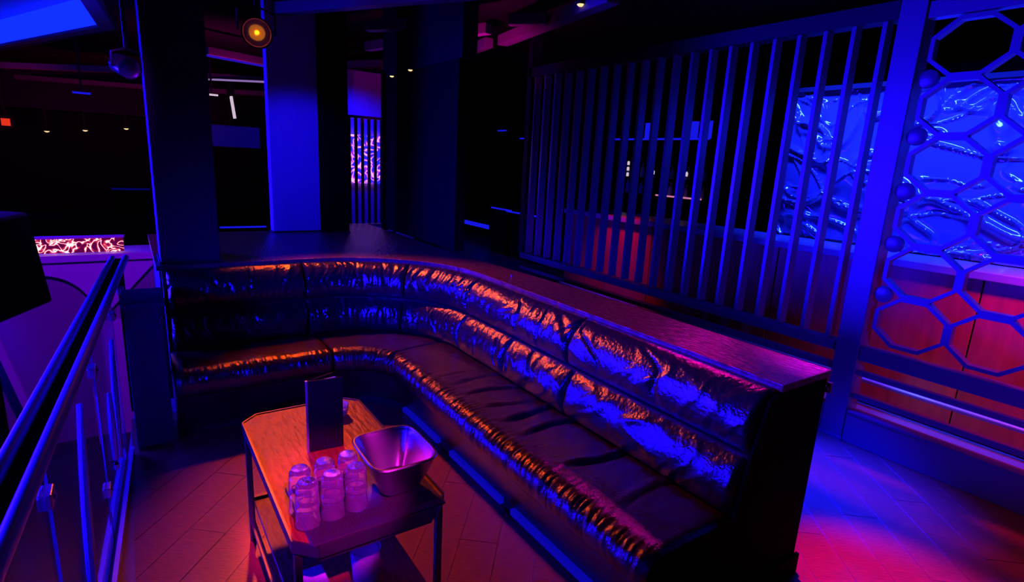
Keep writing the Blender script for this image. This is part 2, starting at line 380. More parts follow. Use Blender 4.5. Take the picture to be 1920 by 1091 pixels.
# seat
SP = [(0.075, .285), (0.028, .292), (0.0, .315), (-.012, .35), (-.014, .385), (-.004, .42), (.022, .447), (.062, .461), (.12, .466), (.2, .467), (.3, .464), (.42, .458), (.52, .45), (.56, .42)]
acc = [0]
for i in range(1, len(SP)): acc.append(acc[-1] + math.hypot(SP[i][0] - SP[i - 1][0], SP[i][1] - SP[i - 1][1]))
def sprof(t):
    t *= acc[-1]
    for i in range(1, len(SP)):
        if t <= acc[i] + 1e-9:
            k = (t - acc[i - 1]) / (acc[i] - acc[i - 1])
            a = SP[i - 1]; b = SP[i]
            return a[0] + (b[0] - a[0]) * k, a[1] + (b[1] - a[1]) * k, math.atan2(b[1] - a[1], b[0] - a[0])
    return SP[-1][0], SP[-1][1], -1.5
def seat_cushion(u0, u1, seed, folds):
    nu = int((u1 - u0) / 0.006); nv = 60
    def fn(a, v):
        u = u0 + .003 + (u1 - u0 - .006) * a
        d, z, ang = sprof(v); nd, nzz = -math.sin(ang), math.cos(ang)
        e = rounding(u, u0, u1, 0.05)
        front = math.exp(-((v - 0.27) / 0.12) ** 2)
        h = 0.005 * ridge((u * 24 + v * 3, v * 3, seed)) * front + 0.0065 * ridge((u * 62 + v * 4, v * 5, seed + 4)) * front
        h += 0.006 * nz(Vector((u * 5, v * 2, seed + 8)))
        top = max(0, min(1, (v - 0.4) / 0.15))
        for fu, amp in folds:
            w_ = fu + 0.03 * math.sin(v * 6 + fu * 9)
            h += top * amp * math.exp(-((u - w_) / 0.022) ** 2) - top * amp * .9 * math.exp(-((u - w_ - .04) / 0.012) ** 2)
        h += top * 0.003 * ridge((u * 9, v * 5, seed + 14))
        k = -0.022 * (1 - e)
        (x, y), _ = P(u, d + nd * (h + k))
        return (x, y, z + nzz * (h + k))
    return MB().grid(fn, nu, nv).build('seat_cushion', M['seatvinyl'], sofa)
seat_cushion(0.0, 0.945, 3.0, [(0.3, .003)])
seat_cushion(0.945, 2.0, 13.0, [(1.5, .003)])
seat_cushion(2.0, LT, 23.0, [(2.62, .005), (2.78, .007), (2.98, .010), (3.16, .006), (3.32, .012), (3.52, .012), (3.86, .012), (4.2, .006)])
# apron below the seat roll and kick plinth
strip([(0.50, .30), (0.50, 0.06), (0.115, 0.06), (0.045, .30)], 0.0, LT - 0.002).build('apron', M['vinyl'], sofa)
strip([(0.50, .06), (0.50, 0.0), (0.125, 0.0), (0.125, .06)], 0.0, LT - 0.002).build('kick_plinth', M['black'], sofa)
for a, b in ((c2u - .16, c2u + .45), (c2u + .62, c2u + 1.2), (c2u + 1.3, LT - 0.05)):  # blue reflection on the floor by the kick, drawn as emission
    strip([(0.098, .012), (0.124, .012), (0.124, .045), (0.098, .045)], a, b, .1).build('kick_floor_glow', M['e_floor_glow'], sofa)['label'] = 'blue floor reflection beside the kick, drawn as a glowing strip'
# left arm block
# ------------------------------------------------------------------ ledge
ledge = thing('ledge', 'wood-topped half wall wrapping behind the curved sofa', 'ledge', (0, 0, 0))
poly = []
for i in range(0, 41):
    u = LT * i / 40
    poly.append(P(u, 0.665)[0])
poly = [(0.10, poly[0][1])] + poly
poly[-1] = (2.065, 1.07); 
poly += [(2.44, 1.07), (2.43, 2.6), (2.38, 3.3), (2.31, 4.34), (2.31, 6.4), (1.75, 6.4), (1.70, 6.03), (0.10, 5.95)]
MB().prism(poly, 0.968, 1.0).build('ledge_top', M['ledge'], ledge, bevel=0.003)
MB().box((2.12, 1.10, 0.0), (2.41, 3.4, 0.966)).build('half_wall', M['black'], ledge)
MB().box((0.12, 4.45, 0.0), (2.28, 5.9, 0.966)).build('half_wall', M['black'], ledge)
# end panel closing the sofa
ep = [(1.53, 0.0), (2.42, 0.0), (2.42, .966), (2.05, .966), (2.0, .94), (1.93, .73), (1.87, .46), (1.47, .43), (1.44, .40), (1.45, .32)]
mb = MB(); n = len(ep)
mb.add([(x, 1.072, z) for x, z in ep] + [(x, 1.088, z) for x, z in ep], [tuple(range(n)), tuple(range(2 * n - 1, n - 1, -1))] + [(i, n + i, n + (i + 1) % n, (i + 1) % n) for i in range(n)])
mb.build('end_panel', M['darkpanel'], ledge, bevel=.002)
MB().box((1.53, 1.055, 0.0), (2.435, 1.072, 0.10)).build('base_moulding', M['darkpanel'], ledge, bevel=.002)
br = MB().box((2.405, 1.058, 0.915), (2.445, 1.12, 0.925)).box((2.425, 1.055, .90), (2.44, 1.075, .945)).build('corner_bracket', M['steel'], ledge, bevel=.001)
br['label'] = 'small metal bracket under the ledge corner'
MB().lathe([(0.007, 0), (0.007, .012)], (2.22, 3.22, 1.0), 10).build('stud', M['steel'], ledge)

# ------------------------------------------------------------------ end cabinet on the left
cab = thing('service_cabinet', 'plain black cabinet block between the railing and the sofa', 'cabinet', (0.0, 3.9, 0))
MB().box((-0.09, -0.20, 0.02), (0.10, 0.2, 0.88)).build('body', M['coldark'], cab, bevel=.004)
MB().box((-0.10, -0.21, 0.88), (0.115, 0.21, 0.905)).build('top', M['coldark'], cab, bevel=.003)
MB().box((-0.085, -0.19, 0), (0.095, 0.19, 0.02)).build('plinth', M['black'], cab)
# ------------------------------------------------------------------ railing
rl = thing('railing', 'blue-lit metal railing with twin-tube handrail and glass panels', 'railing', (0, 0, 0))
def rp(y, z, off=0): return (railx(y) + off, y, z)
for off, r in ((-0.036, .017), (0.036, .019)):
    MB().tube([rp(0.35, 1.05, off), rp(2.0, 1.05, off), rp(4.45, 1.05, off)], r, 12).build('handrail_tube', M['tube'], rl)
MB().prism([(railx(.35) - .02, .35), (railx(.35) + .02, .35), (railx(4.45) + .02, 4.45), (railx(4.45) - .02, 4.45)], 1.03, 1.045).build('handrail_web', M['darkpanel'], rl)
for y0, y1 in ((0.4, 1.75), (1.79, 2.75), (2.79, 3.66)):
    MB().prism([(railx(y0) - .006, y0), (railx(y0) + .006, y0), (railx(y1) + .006, y1), (railx(y1) - .006, y1)], 0.06, 0.98).build('glass_panel', M['glasspane'], rl)
for off in (-0.028, 0.028):
    MB().prism([(railx(.4) + off - .009, .4), (railx(.4) + off + .009, .4), (railx(3.67) + off + .009, 3.67), (railx(3.67) + off - .009, 3.67)], 0.0, 0.055).build('floor_channel', M['tube'], rl)
for y, z in ((1.77, 0.86), (2.77, 0.86), (1.77, .3), (2.77, .3), (3.66, .86), (4.3, .86)):
    c = MB().box((railx(y) - .018, y - .035, z - .022), (railx(y) + .018, y + .035, z + .022)).build('glass_clamp', M['bucket'], rl, bevel=.004)
    MB().lathe([(0.008, 0), (0.008, .006)], (railx(y) + .018, y, z), 10, 'x').build('screw', M['steel'], c)
for y, top, bot, bow in ((2.12, .84, 0.06, .10), (3.05, .62, .25, .0), (3.25, .74, .22, .07)):  # curved tubes set along the glass panels
    pts = []
    for i in range(15):
        t = i / 14
        pts.append((railx(y) + .012, y + 0.34 * (1 - t) ** 2 * (1 if bow else 0.2) - bow * t * .3, top + (bot - top) * t))
    MB().tube(pts, [.013 + .005 * math.sin(PI * i / 14) for i in range(15)], 8).build('curved_tube', M['tube'], rl)
for y in (1.2, 4.40):
    MB().box((railx(y) - .02, y - .02, -.02), (railx(y) + .02, y + .02, 1.035)).build('post', M['darkpanel'], rl)

# ------------------------------------------------------------------ slatted screen
SX = 4.06
scr = thing('slatted_screen', 'tall blue-lit slatted screen across the aisle behind the sofa', 'screen', (SX, 0, 0))
sl = None
ys = [1.86 + 0.187 * k for k in range(0, 21)]
sm_ = MB().box((0.0, -0.014, 0.70), (0.085, 0.014, 2.79)).mesh('slat', M['screen'])
for y in ys:
    o = bpy.data.objects.new('slat', sm_); COL.objects.link(o); o.parent = scr; o.location = (0, y, 0)
MB().box((-.02, 1.78, 2.79), (.11, 5.72, 2.90)).build('top_rail', M['black'], scr, bevel=.003)
MB().box((-.01, 1.78, 0.62), (.10, 5.72, 0.69)).build('bottom_rail', M['screen'], scr, bevel=.003)
for z in (.50, .33): MB().box((0, 1.78, z - .02), (.08, 5.72, z + .02)).build('thin_rail', M['screen'], scr, bevel=.003)
MB().box((-.02, 1.78, 0.0), (.08, 5.72, 0.215)).build('kick_board', M['screen'], scr, bevel=.003)
MB().box((-.02, 5.66, .69), (.11, 5.74, 3.3)).build('end_post', M['black'], scr)
# ------------------------------------------------------------------ post and honeycomb screen
pst = thing('screen_post', 'broad square post lit blue between slats and honeycomb', 'post', (SX, 1.70, 0))
MB().box((-.03, -.075, 0.0), (.12, .075, 3.3)).build('shaft', M['screen'], pst, bevel=.004)
MB().box((-.036, -.081, 0.0), (.126, .081, 0.02)).build('foot', M['screen'], pst)
hx = thing('honeycomb_screen', 'honeycomb lattice screen of large octagonal cells at right edge', 'screen', (SX, 0, 0))
def octo(hw, hh, fy, vz):
    return [(-hw, -vz), (-fy, -hh), (fy, -hh), (hw, -vz), (hw, vz), (fy, hh), (-fy, hh), (-hw, vz)]
outer = octo(.205, .168, .080, .066); inner = octo(.182, .145, .071, .057)
mb = MB(); vs = []
for (oy, oz), (iy, iz) in zip(outer, inner):
    vs += [(-.012, oy, oz), (-.012, iy, iz), (.05, oy, oz), (.05, iy, iz)]
fs = []
for i in range(8):
    a = 4 * i; b = 4 * ((i + 1) % 8)
    fs += [(a, b, b + 1, a + 1), (a + 2, a + 3, b + 3, b + 2), (a + 1, b + 1, b + 3, a + 3), (a, a + 2, b + 2, b)]
cm = mb.add(vs, fs).mesh('lattice_cell', M['screen'])
for cy in (1.375, .965, .555, .145):
    for r in range(6):
        o = bpy.data.objects.new('lattice_cell', cm); COL.objects.link(o); o.parent = hx; o.location = (0, cy, .908 + .336 * r)
for r in range(5):
    z = 1.076 + .336 * r
    MB().lathe([(0.0, 0), (.045, 0), (.055, .006), (.055, .03), (.045, .036), (0, .036)], (0, 1.56, z), 20, 'x').build('edge_boss', M['screen'], hx)
MB().box((-.02, -0.6, 0.60), (.06, 1.618, 0.70)).build('bottom_rail', M['screen'], hx, bevel=.003)
MB().box((-.02, -0.6, 2.765), (.06, 1.618, 2.86)).build('top_rail', M['screen'], hx, bevel=.003)
for z in (.505, .335): MB().box((0, -0.6, z - .018), (.05, 1.618, z + .018)).build('thin_rail', M['screen'], hx, bevel=.003)
MB().box((-.03, -0.6, 0.0), (.05, 1.618, 0.215)).build('kick_board', M['screen'], hx, bevel=.003)
MB().box((-.035, -0.6, 0.215), (.06, 1.618, 0.232)).build('kick_cap', M['screen'], hx, bevel=.002)

# ------------------------------------------------------------------ bar behind the screens
bar = thing('bar_counter', 'long red-fronted bar counter seen through the screens', 'bar', (4.9, 0, 0))
for k in range(9):
    MB().box((0, -1.0 + k * .76, 0.02), (.05, -1.0 + k * .76 + .75, 1.17)).build('front_panel', M['barfront'], bar, bevel=.004)
MB().box((-.06, -1.0, 1.17), (.5, 5.85, 1.23)).build('counter_top', M['bartop'], bar, bevel=.006)
MB().box((.05, -1.0, 0.0), (.45, 5.85, 1.165)).build('carcass', M['black'], bar)
MB().tube([(-.07, -1, .22), (-.07, 5.8, .22)], .02, 10).build('foot_rail', M['tube'], bar)
def ff(a, v):
    y = -1.2 + 4.4 * a; z = 1.24 + 1.36 * v
    q = Vector((y * 1.7, z * 2.2, 3.0)); wv = nz(q * 1.3) * 1.4
    cz = lambda a_, b_, c_: math.exp(-(nz(Vector((a_, b_, c_))) / .045) ** 2)
    h = .045 * cz(y * .9 + wv * .4, z * 1.7 - y * .8, 5) + .03 * cz(y * 1.8 - z * 1.0 + wv * .5, z * 2.4, 9) + .018 * cz(y * 2.6, z * 4.2 - y * 1.5 + wv, 2) + .05 * nz(Vector((y * .8, z * .9, 1)))
    return (5.42 - h, y, z)
film = thing('wrinkled_film', 'crinkled glossy film sheet lit blue behind the honeycomb', 'curtain', (0, 0, 0))
MB().grid(ff, 330, 110).build('sheet', M['foil'], film)
MB().box((5.38, -1.2, 2.59), (5.45, 3.22, 2.63)).build('hanging_rail', M['black'], film)
MB().box((5.41, -1.0, 1.235), (5.47, 3.1, 1.25)).build('bottom_batten', M['black'], film)
# back bar with shelves and bottles
bb = thing('back_bar', 'back bar shelving glowing blue, glimpsed between the slats', 'shelving', (7.6, 0, 0))
for y0, y1 in ((5.7, 7.9),):
    for z in (1.04, 1.36, 1.66, 2.3):
        MB().box((0, y0, z - .03), (.35, y1, z)).build('shelf', M['darkpanel'], bb)
    MB().box((.36, y0, 0), (.4, y1, 2.95)).build('back_board', M['darkpanel'], bb)
    for y in (y0, (y0 + y1) / 2, y1): MB().box((0, y - .02, 0), (.36, y + .02, 2.9)).build('upright', M['darkpanel'], bb)
    MB().box((-.01, y0, .70), (.33, y1, 1.0)).build('cooler_front', M['darkpanel'], bb)
for y in (5.95, 6.25, 6.6, 7.0):
    MB().box((-.03, y - .08, .76), (-.012, y + .08, 1.0)).build('cooler_window', M['e_blue'], bb)['label'] = 'small glowing blue cooler door'
MB().box((-.02, 5.75, 2.3), (.0, 7.85, 2.33)).build('light_strip', M['e_blue'], bb)
for y in (6.05, 6.35, 6.95, 7.3): MB().box((.30, y - .1, 2.34), (.34, y + .1, 2.62)).build('lit_panel', M['e_blue'], bb)
bprof = [(0.0, 0), (.036, 0), (.038, .01), (.038, .17), (.03, .205), (.013, .225), (.013, .285), (.016, .287), (.016, .30), (0, .30)]
b0 = MB().lathe(bprof, n=12).mesh('bottle', M['bottle'])
random.seed(3)
for z, nme, lab in ((1.36, 'lower', 'bottle on the lower back bar shelf behind the slats'), (1.66, 'upper', 'bottle on the upper back bar shelf behind the slats')):
    for k in range(11):
        o = bpy.data.objects.new('bottle', b0); COL.objects.link(o); o.location = (7.75, 5.86 + k * .17, z); o.scale = (1, 1, random.uniform(.65, .9))
        tag(o, lab, 'bottle', 'bottles on the %s back bar shelf' % nme)
for y, z in ((7.45, 1.86), (7.43, 1.92), (7.46, 1.8), (6.09, 1.86), (6.72, 1.82), (5.9, 1.84)):
    pass
pl = thing('bottle_glint', 'tiny row of white bottle glints at the back bar, drawn as glowing beads', 'lamp', (7.55, 7.42, 1.66))
for k in range(3): MB().lathe([(0, 0), (.022, 0), (.022, .06), (0, .07)], (0, -.03, .0 + k * .1), 10).build('glint_bead', M['e_white'], pl)  # white glints of the bottles drawn as emissive beads
for y, lb in ((6.07, 'small white bottle glint drawn glowing at the right of the back bar'), (6.78, 'small white bottle glint drawn glowing mid back bar')):
    t = thing('bottle_glint', lb, 'lamp', (7.55, y, 1.66)); MB().lathe([(0, 0), (.03, 0), (.03, .02), (.012, .03), (.012, .06)], n=10).build('base', M['steel'], t)  # base added only to carry the glint bead
    MB().lathe([(0, .06), (.02, .06), (.024, .11), (0, .14)], n=10).build('glint_bead', M['e_white'], t)
MB().box((-.03, 5.75, 1.36), (-.01, 6.7, 1.385)).build('light_strip', M['e_pink'], bb)['label'] = 'pink glowing strip'
# low lit counters seen past the far end of the screen
lc = thing('lounge_table', 'low table edge glowing blue past the far end of the slats', 'table', (7.0, 11.6, 0))
MB().box((-.5, -1.2, .36), (1.6, 1.0, .40)).build('top', M['bartop'], lc); MB().box((.3, -.2, 0), (.5, .2, .36)).build('pedestal', M['black'], lc)
MB().box((-.515, -1.2, .33), (-.5, 1.0, .42)).build('light_strip', M['e_blue'], lc)
for (x, y, z, ln, rotn) in ((6, 8.5, 0.86, .5, 0), (6, 9.2, .88, .35, 0)):
    t = thing('wall_light_strip', 'short blue light bar beyond the screen, at %s height' % ('table' if ln > .4 else 'waist'), 'light', (x, y, z))
    MB().box((0, -ln, 0), (.03, ln, .025)).build('tube', M['e_blue'], t); MB().box((.03, -ln, -.86 + .0 if ln > .4 else -.88), (.08, ln, .03)).build('backing', M['black'], t)
for x, y, z, lb in ((6, 8.53, 2.22, 'small blue spot glint nearest the screen end'), (6, 9.3, 2.37, 'small blue spot glint left of the other one')):
    t = thing('track_light', lb, 'light', (x, y, z)); MB().box((0, -.14, 0), (.03, .14, .02)).build('lens', M['e_blue'], t)
    MB().box((.01, -.02, .02), (.03, .02, 3.35 - z)).build('stem', M['black'], t)

# ------------------------------------------------------------------ slot with vertical bars and LED wall
sb = thing('bar_grille', 'narrow grille of dark vertical bars in front of the LED wall', 'screen', (0, 6.52, 0))
for k in range(7): MB().box((2.13 + k * .078, 0, .99), (2.155 + k * .078, .04, 2.2)).build('bar', M['blackgloss'], sb)
MB().box((2.05, -.01, 2.2), (2.72, .05, 2.23)).build('top_rail', M['screen'], sb)
MB().box((2.05, -.01, .95), (2.72, .05, .985)).build('bottom_rail', M['screen'], sb)
for x_ in (2.05, 2.68): MB().box((x_, 0, -.2), (x_ + .03, .04, 3.3)).build('side_post', M['black'], sb)
lw = thing('led_wall', 'bright pink and blue LED wall seen through the narrow grille', 'screen', (2.7, 7.8, 0))
MB().box((-.5, 0, 1.40), (.75, .05, 2.06)).build('display', M['e_ledwall'], lw)
MB().box((-.6, .06, 0.0), (.85, .12, 2.9)).build('backing', M['column'], lw)
spot('grille_blue_spot', (2.3, 6.9, 3.0), (2.75, 7.8, 1.2), BLUE, 220, 90, 0.8)

# ------------------------------------------------------------------ coffee table
TB = (0.33, 1.55, 0.86, 2.60)
tb = thing('cocktail_table', 'small orange-lit wooden cocktail table with chamfered corners', 'table', (0, 0, 0))
c = .065; x0, y0, x1, y1 = TB
tpoly = [(x0 + c, y0), (x1 - c, y0), (x1, y0 + c), (x1, y1 - c), (x1 - c, y1), (x0 + c, y1), (x0, y1 - c), (x0, y0 + c)]
MB().prism(tpoly, .565, .60).build('tabletop', M['tabletop'], tb, bevel=.003)
def inset(poly, k): 
    cx = (x0 + x1) / 2; cy = (y0 + y1) / 2
    return [(cx + (a - cx) * (1 - k), cy + (b - cy) * (1 - k)) for a, b in poly]
MB().prism(inset(tpoly, .03), .535, .565).build('apron', M['frame'], tb)
# raised edging
for i in range(8):
    a = tpoly[i]; b = tpoly[(i + 1) % 8]
    MB().bar((*a, .583), (*b, .583), .008, .042).build('edge_strip', M['frame'], tb)
for lx, ly in ((x0 + .015, y0 + .07), (x1 - .015, y0 + .07), (x0 + .015, y1 - .07), (x1 - .015, y1 - .07)):
    MB().box((lx - .012, ly - .012, 0.0), (lx + .012, ly + .012, .55)).build('leg', M['frame'], tb, bevel=.002)
for lx in (x0 + .015, x1 - .015):
    MB().box((lx - .01, y0 + .07, .095), (lx + .01, y1 - .07, .115)).build('side_rail', M['frame'], tb)
for z, s in ((.19, .0),):
    MB().box((x0 + .03, y0 + .04, z - .02), (x1 - .03, y1 - .03, z)).build('lower_shelf', M['tabletop'], tb, bevel=.002)
    MB().box((x0 + .02, y1 - .04, z - .015), (x1 - .02, y1 - .02, z + .012)).build('shelf_edge', M['frame'], tb)
# bar mat
mt = thing('bar_mat', 'dark rubber bar mat covering the near end of the table', 'mat', (.60, 1.76, .601))
MB().box((-.225, -.205, 0), (.24, .16, .008)).build('base', M['rubber'], mt, bevel=.003)
nb = MB()
for i in range(40):
    for j in range(6): nb.box((-.215 + i * .011, -.17 + j * .011, .008), (-.215 + i * .011 + .006, -.17 + j * .011 + .006, .011))
o = nb.build('nubs', M['rubber'], mt); o['kind'] = 'stuff'
# tumblers, upside down, nested three high
gp = [(0.0, .088), (.020, .0895), (.028, .087), (.0335, .080), (.0355, .060), (.038, .020), (.0395, .003), (.0395, 0.0), (.0372, 0.0), (.0365, .006), (.0335, .045), (.031, .066), (.024, .0735), (0.0, .0745)]
gm = MB().lathe(gp, n=32).mesh('tumbler', M['glass'])
fb_ = MB(); random.seed(5); vs = [(0, 0, .004)]; rings = ((.010, 6), (.019, 10), (.027, 14))
prev = [0]; fs = []
for r, c_ in rings:
    cur = []
    for k in range(14):
        a = 2 * PI * (k + random.uniform(-.2, .2)) / 14; cur.append(len(vs)); vs.append((r * math.cos(a), r * math.sin(a), .0005 + random.uniform(0, .0045) * (r < .025)))
    for k in range(14):
        if len(prev) == 1: fs.append((0, cur[k], cur[(k + 1) % 14]))
        else: fs += [(prev[k], cur[k], cur[(k + 1) % 14]), (prev[k], cur[(k + 1) % 14], prev[(k + 1) % 14])]
    prev = cur
gf = fb_.add(vs, fs).mesh('faceted_base', M['cut'])
names = {(0, 0): 'front left', (1, 0): 'front middle', (2, 0): 'front right', (0, 1): 'rear left', (1, 1): 'rear middle', (2, 1): 'rear right'}
lev = ['lower', 'upper']
for (i, j), nm in names.items():
    gx = .392 + i * .083 + j * .0; gy = 1.668 + i * .008 + j * .088
    for k in range(2):
        o = bpy.data.objects.new('tumbler', gm); COL.objects.link(o); o.location = (gx, gy, .6125 + k * .066)
        if k == 1:
            f = bpy.data.objects.new('faceted_base', gf); COL.objects.link(f); f.parent = o; f.location = (0, 0, .0893); f.rotation_euler = (0, 0, i + j * 2.0)
        tag(o, 'upturned clear tumbler, %s of the %s stack on the mat' % (lev[k], nm), 'glass', 'stacked tumblers on the table')
# ice bucket
bk = thing('ice_bucket', 'square flared stainless steel ice bucket on the table', 'bucket', (.722, 1.745, .6125))
def sq(r, p=5, n=64):
    out = []
    for k in range(n):
        a = 2 * PI * k / n; cc, ss = math.cos(a), math.sin(a)
        q = r / ((abs(cc) ** p + abs(ss) ** p) ** (1 / p)); out.append((q * cc * .92, q * ss * 1.1))
    return out
prof = [(.05, 0.0), (.066, .002), (.080, .018), (.108, .08), (.128, .14), (.1335, .146), (.1335, .150), (.127, .149), (.120, .138), (.100, .08), (.073, .02), (.05, .012), (.0001, .012)]
mb = MB(); vs = []
for r, z in prof: vs += [(x, y, z) for x, y in sq(r)]
n = 64; fs = [(i * n + k, i * n + (k + 1) % n, (i + 1) * n + (k + 1) % n, (i + 1) * n + k) for i in range(len(prof) - 1) for k in range(n)] + [tuple(range(n))]
mb.add(vs, fs); mb.smooth = True; mb.build('bowl', M['bucket'], bk)
vs = [(x, y, .150 + .004 * s_) for r, s_ in ((.1335, -1), (.137, 0), (.1335, 1), (.128, 1), (.126, 0), (.128, -1)) for x, y in sq(r)]
mb = MB(); mb.add(vs, [(i * n + k, i * n + (k + 1) % n, ((i + 1) % 6) * n + (k + 1) % n, ((i + 1) % 6) * n + k) for i in range(6) for k in range(n)]); mb.smooth = True
mb.build('rolled_rim', M['bucket'], bk)
# standing menu
mn = thing('menu', 'tall dark menu booklet standing upright on the table', 'menu', (.585, 2.14, .601))
MB().add([(-.07, 0, 0), (.07, -.012, 0), (.07, -.009, 0), (-.07, .003, 0), (-.07, .0, .31), (.07, -.012, .31), (.07, -.009, .31), (-.07, .003, .31)], [(0, 3, 2, 1), (4, 5, 6, 7), (0, 1, 5, 4), (1, 2, 6, 5), (2, 3, 7, 6), (3, 0, 4, 7)]).build('front_cover', M['menu'], mn)
MB().prism([(-.07, 0.002), (-.066, .002), (.05, .052), (.048, .056)], 0, .31).build('back_cover', M['menu'], mn)
MB().prism([(-.06, .0035), (.052, .022), (.05, .026)], .01, .302).build('page', M['page'], mn)
MB().box((-.074, -.003, 0), (-.067, .006, .312)).build('spine', M['steel'], mn)
MB().box((-.005, -.0145, .02), (.03, -.0095, .11)).build('pocket', M['menu'], mn)
# votive
vt = thing('votive_glass', 'small pink-lit glass votive behind the menu', 'candle holder', (.735, 2.42, .601))
MB().lathe([(0, 0), (.024, 0), (.03, .01), (.036, .055), (.033, .055), (.027, .012), (0, .008)], n=20).build('cup', M['plastic'], vt)
MB().lathe([(0, .012), (.024, .012), (.026, .03), (0, .032)], n=16).build('candle', M['page'], vt)
# pitcher and napkins on the lower shelf
pt = thing('pitcher', 'clear plastic beaker on the lower shelf of the table', 'pitcher', (.63, 1.80, .191))
MB().lathe([(0, 0), (.044, 0), (.048, .006), (.058, .15), (.055, .15), (.046, .01), (0, .008)], n=28).build('body', M['plastic'], pt)
MB().lathe([(0, .02), (.04, .02), (.052, .12), (.05, .135), (0, .14)], n=20).build('napkin_filling', M['napkin'], pt)
for k in range(9):
    o = MB().box((-.045, -.07, 0), (.045, .07, .014)).build('folded_napkin', M['napkin'], None, bevel=.005, loc=(.42 + random.uniform(-.003, .003), 1.74 + random.uniform(-.003, .003), .191 + k * .0155))
    tag(o, 'topmost folded white napkin of the stack on the lower shelf' if k == 8 else 'folded white napkin in the stack, beneath the topmost one', 'napkin', 'napkins stacked on the lower shelf')

# ------------------------------------------------------------------ spotlights
def can_light(name, label, loc, target, r, lens, ln=.22, drop=None):
    t = thing(name, label, 'spotlight', loc)
    d = (Vector(target) - Vector(loc)).normalized(); q = d.to_track_quat('Z', 'Y')
    can = MB().lathe([(0, -ln), (r * .6, -ln), (r * .95, -ln * .75), (r, -.01), (r * 1.02, .03), (r * .95, .03), (r * .88, -.01), (0, -.02)], n=24).build('can', M['blackgloss'], t)
    can.rotation_mode = 'QUATERNION'; can.rotation_quaternion = q
    MB().lathe([(0, -.012), (r * .52, -.012), (r * .5, -.004), (0, .0)], n=20).build('lens', lens, can)
    MB().lathe([(r * .86, .0), (r * .9, .025), (r * .93, .025), (r * .95, 0)], n=24).build('reflector_ring', M['bucket'], can)
    if lens is M['e_amber']:
        l = bpy.data.lights.new('lamp_glow', 'POINT'); l.color = (1.0, .11, .001); l.energy = 0.9; l.shadow_soft_size = .02
        lo = bpy.data.objects.new('lamp_glow', l); COL.objects.link(lo); lo.location = Vector(loc) + d * .02
    mb = MB(); mb.tube([(-r * 1.2, 0, 0), (-r * 1.2, 0, r * 1.3), (0, 0, r * 1.7), (r * 1.2, 0, r * 1.3), (r * 1.2, 0, 0)], .009, 8); mb.build('yoke', M['black'], t)
    MB().tube([(0, 0, r * 1.7), (0, 0, (drop or 3.35) - loc[2])], .014, 8).build('hanging_rod', M['black'], t)
    return t
can_light('spotlight', 'glowing amber can spotlight hanging over the back of the booth', (0.98, 5.30, 2.73), (0.3, 1.0, 1.7), .12, M['e_amber'])
can_light('spotlight', 'dark can spotlight hanging just left of the wide column', (0.06, 4.70, 2.28), (0.6, 3.4, 1.9), .07, M['blackgloss'], .16)

# blue ceiling tray
tr = thing('light_tray', 'large blue glowing recessed ceiling light tray, top left', 'ceiling light', (0, 0, 3.0))
tp = [(-0.13, 7.9), (-0.20, 6.3), (-4.2, 7.6), (-2.5, 13.7)]
MB().prism(tp, .31, 0.34).build('recess_top', M['e_trayside'], tr)
for i in range(4):
    a = Vector(tp[i]); b = Vector(tp[(i + 1) % 4])
    o = MB().bar((*a, .16), (*b, .16), .012, .30).build('glowing_side', M['e_tray'] if i in (2, 3, 0) else M['e_trayside'], tr)
cxy = Vector((-1.6, 8.9))
for i in range(4):
    a = Vector(tp[i]); b = Vector(tp[(i + 1) % 4]); a2 = a + (a - cxy).normalized() * .10; b2 = b + (b - cxy).normalized() * .10
    MB().bar((*a2, -.01), (*b2, -.01), .16, .03).build('rim', M['column'], tr)
    MB().bar((*(a2 * 1.0 + (a - cxy).normalized() * .1), .05), (*(b2 + (b - cxy).normalized() * .1), .05), .03, .16).build('fascia', M['beam'], tr)
# downlights and sign
def downlight(x, y, z, r, lb, stem):
    t = thing('downlight', lb, 'downlight', (x, y, z)); MB().lathe([(0, -.5 * r), (.6 * r, -.35 * r), (r, 0), (r, .1 * r), (0, .1 * r)], n=12).build('lamp', M['e_warm'], t)
    MB().lathe([(0, .1 * r), (1.3 * r, .1 * r), (1.3 * r, .5 * r), (0, .5 * r)], n=12).build('trim_ring', M['black'], t)
    if stem > 0: MB().box((-.02, -.02, .5 * r), (.02, .02, stem)).build('stem', M['black'], t)
for (x, y, z, lb) in ((2.09, 17, 2.31, 'tiny warm downlight seen between the two wide columns'), (.06, 17, 2.11, 'tiny warm downlight rightmost of three on the far left soffit'),
                   (-.75, 17, 2.01, 'tiny warm downlight in the middle of the far left soffit'), (-1.46, 17, 1.94, 'tiny warm downlight leftmost on the far left soffit')):
    downlight(x, y, z, .05, lb, 2.42 - z)
downlight(3.13, 3.76, 3.06, .03, 'warm ceiling downlight at the top above the aisle', .29)
downlight(2.33, 5.27, 2.61, .022, 'warm downlight under the partition header, right of the pair', 0)
downlight(2.33, 5.73, 2.595, .022, 'warm downlight under the partition header, left of the pair', 0)
struct('trim_30', MB().box((-8, 16.8, 2.42), (3.4, 17.9, 3.35)), M['black'], label='dark soffit over the far left wall', cat='soffit')
ex = thing('exit_sign', 'small glowing red sign high at the far left', 'sign', (-2.09, 16.5, 2.08))
MB().box((-.15, 0, -.13), (.15, .06, .13)).build('housing', M['black'], ex); MB().box((-.075, -.012, -.075), (.075, 0, .075)).build('lit_face', M['e_exit'], ex)
MB().box((-.02, .02, .13), (.02, .05, 1.27)).build('stem', M['black'], ex)
